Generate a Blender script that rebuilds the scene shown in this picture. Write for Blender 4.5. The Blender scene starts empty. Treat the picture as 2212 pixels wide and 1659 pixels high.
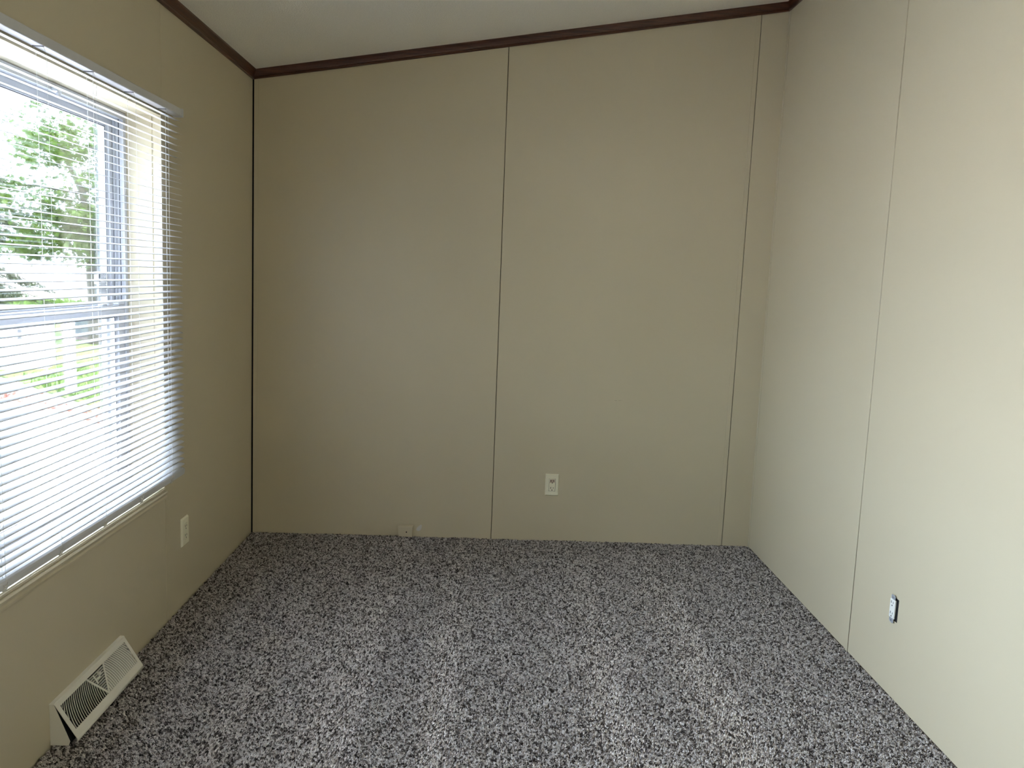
import bpy, bmesh, math, random
from mathutils import Vector, Matrix, noise
random.seed(7)
S = bpy.context.scene
COL = S.collection
PI = math.pi

# ---------------------------------------------------------------- camera
cam_d = bpy.data.cameras.new('camera')
cam = bpy.data.objects.new('camera', cam_d)
COL.objects.link(cam)
cam_d.sensor_width = 36.0
cam_d.lens = 1726.46 / 2212 * 36.0
cam_d.clip_start = 0.02
cam_d.clip_end = 400
rt, up, fw = ((0.99893644, -0.02491541, 0.03879704), (-0.03510983, 0.13439282, 0.99030595), (0.02988792, 0.99061486, -0.13337511))
cam.matrix_world = Matrix(((rt[0], up[0], -fw[0], 1.17684), (rt[1], up[1], -fw[1], -4.02133),
                           (rt[2], up[2], -fw[2], 1.35716), (0, 0, 0, 1)))
S.camera = cam

# ---------------------------------------------------------------- sky, sun, exposure
SKY_STRENGTH = 9.0
SUN_STRENGTH = 22.0
EXPOSURE = 0.94
w = bpy.data.worlds.new('sky')
S.world = w
w.use_nodes = True
nt = w.node_tree
nt.nodes.clear()
wo = nt.nodes.new('ShaderNodeOutputWorld')
bg = nt.nodes.new('ShaderNodeBackground')
tc = nt.nodes.new('ShaderNodeTexCoord')
sx = nt.nodes.new('ShaderNodeSeparateXYZ')
mr = nt.nodes.new('ShaderNodeMapRange')
mr.inputs['From Min'].default_value = 0.0
mr.inputs['From Max'].default_value = 1.0
mr.inputs['To Min'].default_value = 1.0
mr.inputs['To Max'].default_value = 2.0
mm = nt.nodes.new('ShaderNodeMath'); mm.operation = 'MULTIPLY'
mm.inputs[1].default_value = SKY_STRENGTH
bg.inputs['Color'].default_value = (0.83, 0.955, 1.17, 1)
nt.links.new(tc.outputs['Generated'], sx.inputs[0])
nt.links.new(sx.outputs['Z'], mr.inputs['Value'])
nt.links.new(mr.outputs[0], mm.inputs[0])
nt.links.new(mm.outputs[0], bg.inputs['Strength'])
nt.links.new(bg.outputs[0], wo.inputs['Surface'])

sun_d = bpy.data.lights.new('sun', 'SUN')
sun_d.energy = SUN_STRENGTH
sun_d.angle = math.radians(0.6)
sun_d.color = (1.0, 0.95, 0.86)
sun = bpy.data.objects.new('sun', sun_d)
COL.objects.link(sun)
sun.rotation_euler = Vector((0.55, -0.45, 0.95)).to_track_quat('Z', 'Y').to_euler()
sun.location = (4, -4, 9)

for wd, yc in ((2.20, -2.155), (1.60, -4.24)):
    por_d = bpy.data.lights.new('window_portal', 'AREA')
    por_d.shape = 'RECTANGLE'
    por_d.size = 1.40
    por_d.size_y = wd
    por_d.cycles.is_portal = True
    por = bpy.data.objects.new('window_portal', por_d)
    COL.objects.link(por)
    por.location = (-0.225, yc, 1.195)
    por.rotation_euler = (0, -PI / 2, 0)

S.view_settings.view_transform = 'Standard'
S.view_settings.look = 'None'
S.view_settings.exposure = EXPOSURE
S.view_settings.gamma = 1.0
S.view_settings.use_curve_mapping = False
S.cycles.max_bounces = 14
S.cycles.diffuse_bounces = 8
S.cycles.glossy_bounces = 4
S.cycles.transparent_max_bounces = 16
S.cycles.transmission_bounces = 6
S.cycles.caustics_reflective = False
S.cycles.caustics_refractive = False
S.cycles.sample_clamp_indirect = 8.0

# ---------------------------------------------------------------- materials
def mat(name, col, rough=0.6, metal=0.0, spec=0.5, noise_amt=0.0, noise_scale=20, bump=0.0, bump_scale=200,
        bump_dist=0.001, transl=0.0, detail=4):
    m = bpy.data.materials.new(name)
    m.use_nodes = True
    n = m.node_tree.nodes
    l = m.node_tree.links
    b = n['Principled BSDF']
    b.inputs['Base Color'].default_value = (*col, 1)
    b.inputs['Roughness'].default_value = rough
    b.inputs['Metallic'].default_value = metal
    b.inputs['Specular IOR Level'].default_value = spec
    t = n.new('ShaderNodeTexCoord')
    nz = n.new('ShaderNodeTexNoise')
    nz.inputs['Scale'].default_value = noise_scale
    nz.inputs['Detail'].default_value = detail
    l.new(t.outputs['Object'], nz.inputs['Vector'])
    r = n.new('ShaderNodeMapRange')
    r.inputs['To Min'].default_value = 1 - noise_amt
    r.inputs['To Max'].default_value = 1 + noise_amt
    r.inputs['From Min'].default_value = 0.3
    r.inputs['From Max'].default_value = 0.7
    l.new(nz.outputs['Fac'], r.inputs['Value'])
    v = n.new('ShaderNodeVectorMath'); v.operation = 'SCALE'
    v.inputs[0].default_value = col
    l.new(r.outputs[0], v.inputs['Scale'])
    l.new(v.outputs[0], b.inputs['Base Color'])
    if bump:
        nb = n.new('ShaderNodeTexNoise')
        nb.inputs['Scale'].default_value = bump_scale
        nb.inputs['Detail'].default_value = 3
        l.new(t.outputs['Object'], nb.inputs['Vector'])
        bp = n.new('ShaderNodeBump')
        bp.inputs['Strength'].default_value = bump
        bp.inputs['Distance'].default_value = bump_dist
        l.new(nb.outputs['Fac'], bp.inputs['Height'])
        l.new(bp.outputs[0], b.inputs['Normal'])
    if transl:
        out = n['Material Output']
        tr = n.new('ShaderNodeBsdfTranslucent')
        l.new(v.outputs[0], tr.inputs['Color'])
        mx = n.new('ShaderNodeMixShader')
        mx.inputs[0].default_value = transl
        l.new(b.outputs[0], mx.inputs[1])
        l.new(tr.outputs[0], mx.inputs[2])
        l.new(mx.outputs[0], out.inputs['Surface'])
    return m

def glass_mat(name, tint, amount):
    m = bpy.data.materials.new(name)
    m.use_nodes = True
    n = m.node_tree.nodes
    l = m.node_tree.links
    n.remove(n['Principled BSDF'])
    out = n['Material Output']
    tr = n.new('ShaderNodeBsdfTransparent')
    tr.inputs['Color'].default_value = (*tint, 1)
    gl = n.new('ShaderNodeBsdfGlossy')
    gl.inputs['Roughness'].default_value = 0.02
    fr = n.new('ShaderNodeFresnel')
    fr.inputs['IOR'].default_value = 1.35
    k = n.new('ShaderNodeMath'); k.operation = 'MULTIPLY'
    k.inputs[1].default_value = amount
    l.new(fr.outputs[0], k.inputs[0])
    mx = n.new('ShaderNodeMixShader')
    l.new(k.outputs[0], mx.inputs[0])
    l.new(tr.outputs[0], mx.inputs[1])
    l.new(gl.outputs[0], mx.inputs[2])
    l.new(mx.outputs[0], out.inputs['Surface'])
    return m

M = {}
M['wall'] = mat('beige_vinyl_wallboard', (0.57, 0.505, 0.365), rough=0.42, spec=0.5, noise_amt=0.012, noise_scale=700, bump=0.12, bump_scale=900, bump_dist=0.0006, detail=2)
M['backing'] = mat('dark_seam_backing', (0.10, 0.075, 0.05), rough=0.9)
M['ceiling'] = mat('textured_ceiling_paint', (0.88, 0.855, 0.79), rough=0.9, noise_amt=0.05, noise_scale=260, bump=0.7, bump_scale=220, bump_dist=0.003)
M['black'] = mat('dark_gap', (0.006, 0.005, 0.005), rough=0.95)
M['vinyl'] = mat('white_window_vinyl', (0.50, 0.51, 0.54), rough=0.4)
M['slat'] = mat('white_slat_enamel', (0.64, 0.65, 0.68), rough=0.35, spec=0.4)
M['headrail'] = mat('white_headrail_enamel', (0.60, 0.60, 0.62), rough=0.4)
M['cord'] = mat('white_polyester_cord', (0.75, 0.75, 0.73), rough=0.8)
M['clear'] = mat('cloudy_clip_plastic', (0.75, 0.73, 0.70), rough=0.25)
M['gasket'] = mat('dark_window_gasket', (0.05, 0.055, 0.07), rough=0.5)
M['pane'] = glass_mat('window_glass', (0.94, 0.96, 0.95), 0.8)
M['ivory'] = mat('ivory_outlet_plastic', (0.82, 0.78, 0.61), rough=0.35)
M['ivory_old'] = mat('ivory_discoloured_plastic', (0.50, 0.38, 0.29), rough=0.4)
M['white_plastic'] = mat('white_outlet_plastic', (0.80, 0.80, 0.76), rough=0.35)
M['metal'] = mat('zinc_strap', (0.62, 0.66, 0.74), rough=0.35, metal=0.6)
M['vent'] = mat('cream_vent_enamel', (0.76, 0.735, 0.66), rough=0.4)
M['tuft_floor'] = mat('carpet_backing', (0.12, 0.10, 0.095), rough=1.0, noise_amt=0.5, noise_scale=160)
M['smudge'] = mat('white_paint_smear', (0.62, 0.60, 0.58), rough=0.7)
M['scuff'] = mat('grey_scuff', (0.36, 0.31, 0.23), rough=0.7)

def wood_mat():
    m = bpy.data.materials.new('dark_stained_moulding')
    m.use_nodes = True
    n = m.node_tree.nodes; l = m.node_tree.links
    b = n['Principled BSDF']
    t = n.new('ShaderNodeTexCoord'); mp = n.new('ShaderNodeMapping')
    mp.inputs['Scale'].default_value = (2.0, 2.0, 60)
    l.new(t.outputs['Object'], mp.inputs['Vector'])
    nz = n.new('ShaderNodeTexNoise')
    nz.inputs['Scale'].default_value = 3; nz.inputs['Detail'].default_value = 6
    l.new(mp.outputs[0], nz.inputs['Vector'])
    cr = n.new('ShaderNodeValToRGB')
    cr.color_ramp.elements[0].color = (0.034, 0.012, 0.006, 1)
    cr.color_ramp.elements[0].position = 0.3
    cr.color_ramp.elements[1].color = (0.12, 0.040, 0.018, 1)
    cr.color_ramp.elements[1].position = 0.75
    l.new(nz.outputs['Fac'], cr.inputs[0])
    l.new(cr.outputs[0], b.inputs['Base Color'])
    b.inputs['Roughness'].default_value = 0.33
    b.inputs['Specular IOR Level'].default_value = 0.5
    return m
M['wood'] = wood_mat()

def tuft_mat():
    m = bpy.data.materials.new('grey_frieze_yarn')
    m.use_nodes = True
    n = m.node_tree.nodes; l = m.node_tree.links
    b = n['Principled BSDF']
    oi = n.new('ShaderNodeObjectInfo')
    cr = n.new('ShaderNodeValToRGB')
    e = cr.color_ramp.elements
    e[0].position = 0.0; e[0].color = (0.035, 0.026, 0.024, 1)
    e[1].position = 1.0; e[1].color = (0.95, 0.90, 0.88, 1)
    for p, c in ((0.22, (0.13, 0.105, 0.098)), (0.42, (0.48, 0.42, 0.40)), (0.62, (0.90, 0.83, 0.80))):
        x = e.new(p); x.color = (*c, 1)
    l.new(oi.outputs['Random'], cr.inputs[0])
    # cut ends of the yarn are darker than its sides
    at = n.new('ShaderNodeAttribute'); at.attribute_name = 'tip'
    mr_ = n.new('ShaderNodeMapRange')
    mr_.inputs['From Min'].default_value = 0.55; mr_.inputs['From Max'].default_value = 1.0
    mr_.inputs['To Min'].default_value = 1.05; mr_.inputs['To Max'].default_value = 0.50
    l.new(at.outputs['Fac'], mr_.inputs['Value'])
    vs = n.new('ShaderNodeVectorMath'); vs.operation = 'SCALE'
    l.new(cr.outputs[0], vs.inputs[0]); l.new(mr_.outputs[0], vs.inputs['Scale'])
    l.new(vs.outputs[0], b.inputs['Base Color'])
    b.inputs['Roughness'].default_value = 0.85
    b.inputs['Specular IOR Level'].default_value = 0.2
    return m
M['tuft'] = tuft_mat()

# ---------------------------------------------------------------- helpers
def lean(x, z):
    """the left wall is out of plumb: 18 mm further out at the floor"""
    return x - 0.018 * (1 - z / 2.24)

class MB:
    def __init__(self):
        self.v = []; self.f = []; self.sm = []
    def box(self, x0, x1, y0, y1, z0, z1):
        return self.hexa([(x0, y0, z0), (x1, y0, z0), (x1, y1, z0), (x0, y1, z0), (x0, y0, z1), (x1, y0, z1), (x1, y1, z1), (x0, y1, z1)])
    def hexa(self, p):
        b = len(self.v)
        self.v += [tuple(q) for q in p]
        for q in ((0, 3, 2, 1), (4, 5, 6, 7), (0, 1, 5, 4), (1, 2, 6, 5), (2, 3, 7, 6), (3, 0, 4, 7)):
            self.f.append(tuple(b + i for i in q)); self.sm.append(False)
        return self
    def sweep(self, prof, path, closed=True, caps=True, smooth=False):
        """sweep the outline prof [(u, v)] along path [(origin, axisU, axisV)]"""
        b = len(self.v); n = len(prof)
        for o, U, V in path:
            o = Vector(o); U = Vector(U); V = Vector(V)
            for u, q in prof:
                self.v.append(tuple(o + U * u + V * q))
        for k in range(len(path) - 1):
            for i in range(n if closed else n - 1):
                j = (i + 1) % n
                self.f.append((b + k * n + i, b + k * n + j, b + (k + 1) * n + j, b + (k + 1) * n + i)); self.sm.append(smooth)
        if caps and closed:
            self.f.append(tuple(b + i for i in reversed(range(n)))); self.sm.append(False)
            k = len(path) - 1
            self.f.append(tuple(b + k * n + i for i in range(n))); self.sm.append(False)
        return self
    def tube(self, pts, r, sides=6, smooth=True):
        pts = [Vector(p) for p in pts]
        rs = r if isinstance(r, (list, tuple)) else [r] * len(pts)
        prof = [(math.cos(2 * PI * i / sides), math.sin(2 * PI * i / sides)) for i in range(sides)]
        path = []
        for i, p in enumerate(pts):
            d = (pts[min(i + 1, len(pts) - 1)] - pts[max(i - 1, 0)]).normalized()
            a = d.cross(Vector((0.13, 0.31, 1)) if abs(d.z) < .9 else Vector((1, 0.2, 0))).normalized()
            c = d.cross(a)
            path.append((p, a * rs[i], c * rs[i]))
        return self.sweep(prof, path, smooth=smooth)
    def lean(self):
        self.v = [(lean(x, z), y, z) for x, y, z in self.v]
        return self
    def build(self, name, m, parent=None, bevel=0.0, seg=2, **props):
        me = bpy.data.meshes.new(name)
        me.from_pydata(self.v, [], self.f)
        me.polygons.foreach_set('use_smooth', self.sm)
        bm = bmesh.new(); bm.from_mesh(me)
        bmesh.ops.recalc_face_normals(bm, faces=bm.faces)
        bm.to_mesh(me); bm.free()
        me.materials.append(m)
        o = bpy.data.objects.new(name, me)
        COL.objects.link(o)
        if parent: o.parent = parent
        if bevel:
            bv = o.modifiers.new('bevel', 'BEVEL')
            bv.width = bevel; bv.segments = seg; bv.limit_method = 'ANGLE'
        for k, q in props.items(): o[k] = q
        return o

def empty(name, loc=(0, 0, 0), **props):
    o = bpy.data.objects.new(name, None)
    COL.objects.link(o)
    o.location = loc
    for k, q in props.items(): o[k] = q
    return o

def slab(mb, axis, pts, a, b):
    """prism of a polygon; axis 'x': pts=(y,z), 'y': pts=(x,z), 'z': pts=(x,y)"""
    n = len(pts); s = len(mb.v)
    for c in (a, b):
        for p, q in pts:
            mb.v.append((c, p, q) if axis == 'x' else (p, c, q) if axis == 'y' else (p, q, c))
    for i in range(n):
        j = (i + 1) % n
        mb.f.append((s + i, s + j, s + n + j, s + n + i)); mb.sm.append(False)
    mb.f.append(tuple(s + i for i in reversed(range(n)))); mb.sm.append(False)
    mb.f.append(tuple(s + n + i for i in range(n))); mb.sm.append(False)
    return mb

# ---------------------------------------------------------------- room shell
W = 2.566
SL = 0.16745                # ceiling slope
H0 = 2.243                  # bottom of the moulding at the left wall
TR = 0.042                  # moulding height
def hz(x): return H0 + SL * x
YR = -5.25                  # rear wall
FL = -0.010                 # carpet backing height
T = 0.006                   # wallboard thickness proud of the backing

floor = MB().box(-0.10, W + 0.10, YR - 0.1, 0.1, -0.10, FL).build('floor', M['tuft_floor'], kind='structure')

# ceiling slab
c = MB()
slab(c, 'y', [(-0.25, hz(-0.25) + TR), (W + 0.15, hz(W + 0.15) + TR), (W + 0.15, hz(W + 0.15) + TR + .12), (-0.25, hz(-0.25) + TR + .12)], YR - 0.1, 0.15)
ceiling = c.build('ceiling', M['ceiling'], kind='structure')

# back wall: backing + panels
c = MB(); slab(c, 'y', [(-0.2, -0.1), (W + 0.1, -0.1), (W + 0.1, hz(W + .1) + .06), (-0.2, hz(-.2) + .06)], T, 0.12)
wall_back = c.build('wall_back', M['backing'], kind='structure')
def back_panel(x0, x1, name='panel', y0=0.0, y1=T, bev=0.0012):
    c = MB(); slab(c, 'y', [(x0, FL), (x1, FL), (x1, hz(x1) + .05), (x0, hz(x0) + .05)], y0, y1)
    return c.build(name, M['wall'], wall_back, bevel=bev, seg=1)
back_panel(-0.012, 1.2185)
back_panel(1.2215, 2.418)
back_panel(2.4335, W + 0.02)
back_panel(2.4085, 2.4305, 'batten', y0=-0.0022, y1=0.0, bev=0.0008)
c = MB().box(0.0064, 0.0275, -0.0014, 0.0, FL, 2.26).lean(); c.build('batten', M['wall'], wall_back, bevel=0.0006, seg=1)
# paint smear and scuff on the back wall
c = MB()
sm_pts = [(0.829, .034), (.834, .046), (.843, .055), (.853, .064), (.860, .060), (.858, .045), (.852, .033), (.841, .028)]
slab(c, 'y', sm_pts, -0.0003, 0.0)
c.build('paint_smear', M['smudge'], wall_back, label='faint white paint smear near the carpet')
c = MB()
for (x0, x1, z0) in ((1.825, 1.838, .748), (1.845, 1.858, .7495), (1.862, 1.864, .752)):
    c.box(x0, x1, -0.0003, 0, z0, z0 + .0016)
c.build('scuff_mark', M['scuff'], wall_back, label='thin grey scuff')

# right wall
WR = 2.572
def rx(z): return 0.006 * (1 - z / 2.67)      # slight lean
c = MB().box(W + T, W + 0.12, YR - .1, 0.1, -0.1, 2.80)
wall_right = c.build('wall_right', M['backing'], kind='structure')
def right_panel(y0, y1, name='panel', x0=0.0, x1=T, bev=0.0012):
    # y0/y1 at the floor; seams drift 13 mm towards the back wall at the top
    c = MB()
    def yy(y, z): return y + (0.0133 * z / 2.34 if -1.3 < y < -0.5 else 0)
    P = []
    for z in (FL, 2.75):
        for (x, y) in ((x0, y0), (x1, y0), (x1, y1), (x0, y1)):
            P.append((W + (rx(z) if x <= 0.0001 else 0.006 if x == T else rx(z)) + x, yy(y, z), z))
    c.hexa(P)
    return c.build(name, M['wall'], wall_right, bevel=bev, seg=1)
right_panel(-1.1885, 0.003)
# panel with the outlet cut-out
oy0, oy1, oz0, oz1 = -1.5075, -1.4665, 0.262, 0.333
c = MB()
for (a, b, z0, z1) in ((YR, oy0, FL, 2.75), (oy1, -1.1915, FL, 2.75), (oy0, oy1, FL, oz0), (oy0, oy1, oz1, 2.75)):
    c.box(W + 0.0, W + T, a, b, z0, z1)
c.v = [(x + rx(z), y + (0.0133 * z / 2.34 if y > -1.2 else 0), z) for x, y, z in c.v]
c.build('panel', M['wall'], wall_right)
right_panel(-1.1885, -1.1705, 'batten', x0=-0.002, x1=0.0, bev=0.0008)
right_panel(-0.020, 0.003, 'batten', x0=-0.002, x1=0.0, bev=0.0008)
# rear wall (behind the camera)
wall_rear = MB().box(-0.2, W + .12, YR - .1, YR, -0.1, 2.85).build('wall_rear', M['wall'], kind='structure')

# left wall with the window opening
WY0, WY1, WZ0, WZ1 = -3.220, -1.092, 0.528, 1.868
XO = -0.205
VY0, VY1 = -5.02, -3.46      # bare unseen window on this wall, added to bring in more daylight
c = MB()
for (a, b, z0, z1) in ((YR - .1, VY0, -.9, 2.30), (VY1, WY0, -.9, 2.30), (WY1, 0.1, -.9, 2.30), (WY0, WY1, -.9, WZ0), (WY0, WY1, WZ1, 2.30), (VY0, VY1, -.9, WZ0), (VY0, VY1, WZ1, 2.30)):
    c.box(XO, -T, a, b, z0, z1)
c.lean()
wall_left = c.build('wall_left', M['wall'], kind='structure')
c = MB().box(-T, 0, -1.0825, -0.0045, FL, 2.285).lean(); c.build('panel', M['wall'], wall_left, bevel=0.0012, seg=1)
c = MB()
for (a, b, z0, z1) in ((YR, VY0, FL, 2.285), (VY1, WY0, FL, 2.285), (VY0, VY1, FL, WZ0), (VY0, VY1, WZ1, 2.285), (WY0, -1.0850, FL, WZ0), (WY0, -1.0850, WZ1, 2.285)):
    c.box(-T, 0, a, b, z0, z1)
c.box(-T, 0, WY1, -1.0850, WZ0, WZ1)
c.lean(); c.build('panel', M['wall'], wall_left)
# black open joint in the left corner
c = MB().box(-0.004, 0.0062, -0.0008, 0.0002, FL, 2.26); c.box(-0.02, -0.0008, -0.0045, 0.0, FL, 2.26)
c.lean().build('corner_gap', M['black'], wall_left)
# opening lined with thin edge battens
c = MB()
for (a, b, z0, z1) in ((WY1, WY1 + 0.014, WZ0 - .014, WZ1 + .014), (WY0 - .014, WY0, WZ0 - .014, WZ1 + .014), (WY0, WY1, WZ1, WZ1 + .014)):
    c.box(0.0, 0.0022, a, b, z0, z1)
for (a, b, z0, z1) in ((WY1 - .0022, WY1, WZ0, WZ1), (WY0, WY0 + .0022, WZ0, WZ1), (WY0, WY1, WZ1 - .0022, WZ1)):
    c.box(-0.020, 0.0022, a, b, z0, z1)
    c.box(-0.034, -0.030, a, b, z0, z1)
c.lean(); c.build('trim_1', M['wall'], kind='structure')
# stool and apron under the window
c = MB()
pr = [(-0.12, WZ0 - .003), (0.001, WZ0 - .003), (0.003, WZ0 - .005), (0.003, WZ0 - .011), (0.001, WZ0 - .013), (0.0, WZ0 - .015), (-0.12, WZ0 - .008)]
c.sweep(pr, [((0, WY0 - .012, 0), (1, 0, 0), (0, 0, 1)), ((0, WY1 + .004, 0), (1, 0, 0), (0, 0, 1))]).lean()
c.build('window_sill', M['wall'], None, kind='structure')
c = MB()
pr = [(0.0, .513), (0.006, .513), (0.009, .508), (0.006, .502), (0.004, .497), (0.007, .491), (0.006, .484), (0.0, .482)]
c.sweep(pr, [((0, WY0 - .012, 0), (1, 0, 0), (0, 0, 1)), ((0, WY1 + .010, 0), (1, 0, 0), (0, 0, 1))]).lean()
c.build('trim_2', M['wall'], kind='structure')

# dark crown mouldings
PROF = [(0, 0), (0.007, 0), (0.010, 0.003), (0.010, 0.008), (0.0075, 0.011), (0.009, 0.018), (0.014, 0.029), (0.020, 0.037), (0.021, 0.044), (0, 0.044)]
c = MB()
c.sweep(PROF, [((-0.003, 0, hz(-0.003)), (0, -1, 0), (0, 0, 1)), ((W + .003, 0, hz(W + .003)), (0, -1, 0), (0, 0, 1))])
c.build('trim_3', M['wood'], kind='structure')
c = MB()
c.sweep(PROF, [((0, 0.0, H0), (1, 0, 0.10), (0, 0, 1)), ((0, YR, H0), (1, 0, 0.10), (0, 0, 1))])
c.build('trim_4', M['wood'], kind='structure')
c = MB()
c.sweep([(u, q) for u, q in PROF], [((W, 0.0, hz(W)), (-1, 0, -0.16), (0, 0, 1)), ((W, YR, hz(W)), (-1, 0, -0.16), (0, 0, 1))])
c.build('trim_5', M['wood'], kind='structure')

# ---------------------------------------------------------------- carpet pile (geometry nodes)
def tuft_mesh():
    mb = MB()
    for s in range(2):
        ph = s * PI + .4
        pts = []; rs = []
        for i, (h, r) in enumerate(((0, .0016), (.0040, .0021), (.0080, .0018), (.0102, .0006))):
            a = ph + i * 0.9
            off = .0011 + .0007 * i * (1 if s else .5)
            pts.append((math.cos(a) * off, math.sin(a) * off, h)); rs.append(r)
        mb.tube(pts, rs, sides=4, smooth=True)
    o = mb.build('carpet_tuft', M['tuft'])
    at = o.data.attributes.new('tip', 'FLOAT', 'POINT')
    at.data.foreach_set('value', [min(1.0, v.co.z / .0102) for v in o.data.vertices])
    return o
tuft = tuft_mesh()
def make_pile():
    y0, y1 = -2.75, -0.004
    me = bpy.data.meshes.new('carpet_pile')
    me.from_pydata([(-0.012, y0, FL), (W + .004, y0, FL), (W + .004, y1, FL), (-0.012, y1, FL)], [], [(0, 1, 2, 3)])
    o = bpy.data.objects.new('carpet_pile', me)
    COL.objects.link(o); o.parent = floor; o['kind'] = 'stuff'
    me.materials.append(M['tuft'])
    g = bpy.data.node_groups.new('pile', 'GeometryNodeTree')
    g.interface.new_socket('Geometry', in_out='INPUT', socket_type='NodeSocketGeometry')
    g.interface.new_socket('Geometry', in_out='OUTPUT', socket_type='NodeSocketGeometry')
    N = g.nodes; L = g.links
    gi = N.new('NodeGroupInput'); go = N.new('NodeGroupOutput')
    dp = N.new('GeometryNodeDistributePointsOnFaces'); dp.distribute_method = 'RANDOM'
    dp.inputs['Density'].default_value = 62000
    oi = N.new('GeometryNodeObjectInfo'); oi.inputs['Object'].default_value = tuft
    oi.inputs['As Instance'].default_value = True
    ip = N.new('GeometryNodeInstanceOnPoints')
    # lean direction: vacuum tracks running towards the room's front
    pos = N.new('GeometryNodeInputPosition')
    sp = N.new('ShaderNodeSeparateXYZ'); L.new(pos.outputs[0], sp.inputs[0])
    # strokes: position across the room (x) wobbled by a little noise, then a ramp of light and dark strokes
    nz = N.new('ShaderNodeTexNoise'); nz.inputs['Scale'].default_value = 2.2; nz.inputs['Detail'].default_value = 2
    L.new(pos.outputs[0], nz.inputs['Vector'])
    wob = N.new('ShaderNodeMath'); wob.operation = 'MULTIPLY_ADD'; wob.inputs[1].default_value = 0.10
    L.new(nz.outputs['Fac'], wob.inputs[0]); L.new(sp.outputs['X'], wob.inputs[2])
    nrm = N.new('ShaderNodeMath'); nrm.operation = 'DIVIDE'; nrm.inputs[1].default_value = 2.65
    L.new(wob.outputs[0], nrm.inputs[0])
    cr = N.new('ShaderNodeValToRGB')
    e = cr.color_ramp.elements
    stops = [(0, .1), (.30, .15), (.44, .75), (.50, .45), (.62, .55), (.79, .95), (.86, .15), (.98, .30), (1.06, 1.0), (1.12, .55), (1.24, .25), (1.50, .35), (1.62, .95), (1.70, .55), (1.80, .30), (1.93, .80), (2.00, 1.0), (2.06, .35), (2.30, .25), (2.60, .35)]
    e[0].position = 0; e[0].color = (stops[0][1],) * 3 + (1,)
    e[1].position = 1; e[1].color = (stops[-1][1],) * 3 + (1,)
    for p, q in stops[1:-1]:
        x = e.new((p + .05) / 2.65); x.color = (q, q, q, 1)
    L.new(nrm.outputs[0], cr.inputs[0])
    ma = N.new('ShaderNodeMapRange'); ma.inputs['From Min'].default_value = 0; ma.inputs['From Max'].default_value = 1
    ma.inputs['To Min'].default_value = -1.1; ma.inputs['To Max'].default_value = 2.2
    # strokes die out towards the back wall
    fd1 = N.new('ShaderNodeMapRange'); fd1.inputs['From Min'].default_value = -0.25; fd1.inputs['From Max'].default_value = -1.3
    fd1.inputs['To Min'].default_value = 0.25; fd1.inputs['To Max'].default_value = 1.0
    L.new(sp.outputs['Y'], fd1.inputs['Value'])
    sb = N.new('ShaderNodeMath'); sb.operation = 'SUBTRACT'; sb.inputs[1].default_value = 0.42
    L.new(cr.outputs[0], sb.inputs[0])
    fm = N.new('ShaderNodeMath'); fm.operation = 'MULTIPLY_ADD'; fm.inputs[2].default_value = 0.42
    L.new(sb.outputs[0], fm.inputs[0]); L.new(fd1.outputs[0], fm.inputs[1])
    L.new(fm.outputs[0], ma.inputs['Value'])
    rv = N.new('FunctionNodeRandomValue'); rv.data_type = 'FLOAT_VECTOR'
    rv.inputs[0].default_value = (-.5, -.5, 0); rv.inputs[1].default_value = (.5, .5, 0)
    cb = N.new('ShaderNodeCombineXYZ'); cb.inputs['Z'].default_value = 1.0
    L.new(ma.outputs[0], cb.inputs['Y'])
    va = N.new('ShaderNodeVectorMath'); va.operation = 'ADD'
    L.new(cb.outputs[0], va.inputs[0]); L.new(rv.outputs[0], va.inputs[1])
    rz = N.new('FunctionNodeRandomValue'); rz.data_type = 'FLOAT_VECTOR'
    rz.inputs[0].default_value = (0, 0, 0); rz.inputs[1].default_value = (0, 0, 6.283); rz.inputs['Seed'].default_value = 3
    al = N.new('FunctionNodeAlignEulerToVector'); al.axis = 'Z'
    L.new(rz.outputs[0], al.inputs['Rotation']); L.new(va.outputs[0], al.inputs['Vector'])
    rs = N.new('FunctionNodeRandomValue'); rs.data_type = 'FLOAT'
    rs.inputs[2].default_value = 0.75; rs.inputs[3].default_value = 1.25; rs.inputs['Seed'].default_value = 5
    L.new(gi.outputs[0], dp.inputs['Mesh'])
    L.new(dp.outputs['Points'], ip.inputs['Points'])
    L.new(oi.outputs['Geometry'], ip.inputs['Instance'])
    L.new(al.outputs[0], ip.inputs['Rotation'])
    hm = N.new('ShaderNodeMapRange'); hm.inputs['To Min'].default_value = 0.85; hm.inputs['To Max'].default_value = 1.2
    L.new(cr.outputs[0], hm.inputs['Value'])
    hh = N.new('ShaderNodeMath'); hh.operation = 'MULTIPLY'
    L.new(rs.outputs[1], hh.inputs[0]); L.new(hm.outputs[0], hh.inputs[1])
    sc = N.new('ShaderNodeCombineXYZ')
    L.new(rs.outputs[1], sc.inputs['X']); L.new(rs.outputs[1], sc.inputs['Y']); L.new(hh.outputs[0], sc.inputs['Z'])
    L.new(sc.outputs[0], ip.inputs['Scale'])
    jn = N.new('GeometryNodeJoinGeometry')
    L.new(gi.outputs[0], jn.inputs[0]); L.new(ip.outputs[0], jn.inputs[0])
    L.new(jn.outputs[0], go.inputs[0])
    md = o.modifiers.new('pile', 'NODES'); md.node_group = g
    return o
pile = make_pile()
# the source tuft sits in the pile as one more tuft
tuft.location = (1.3, -1.5, FL); tuft.parent = pile

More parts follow.
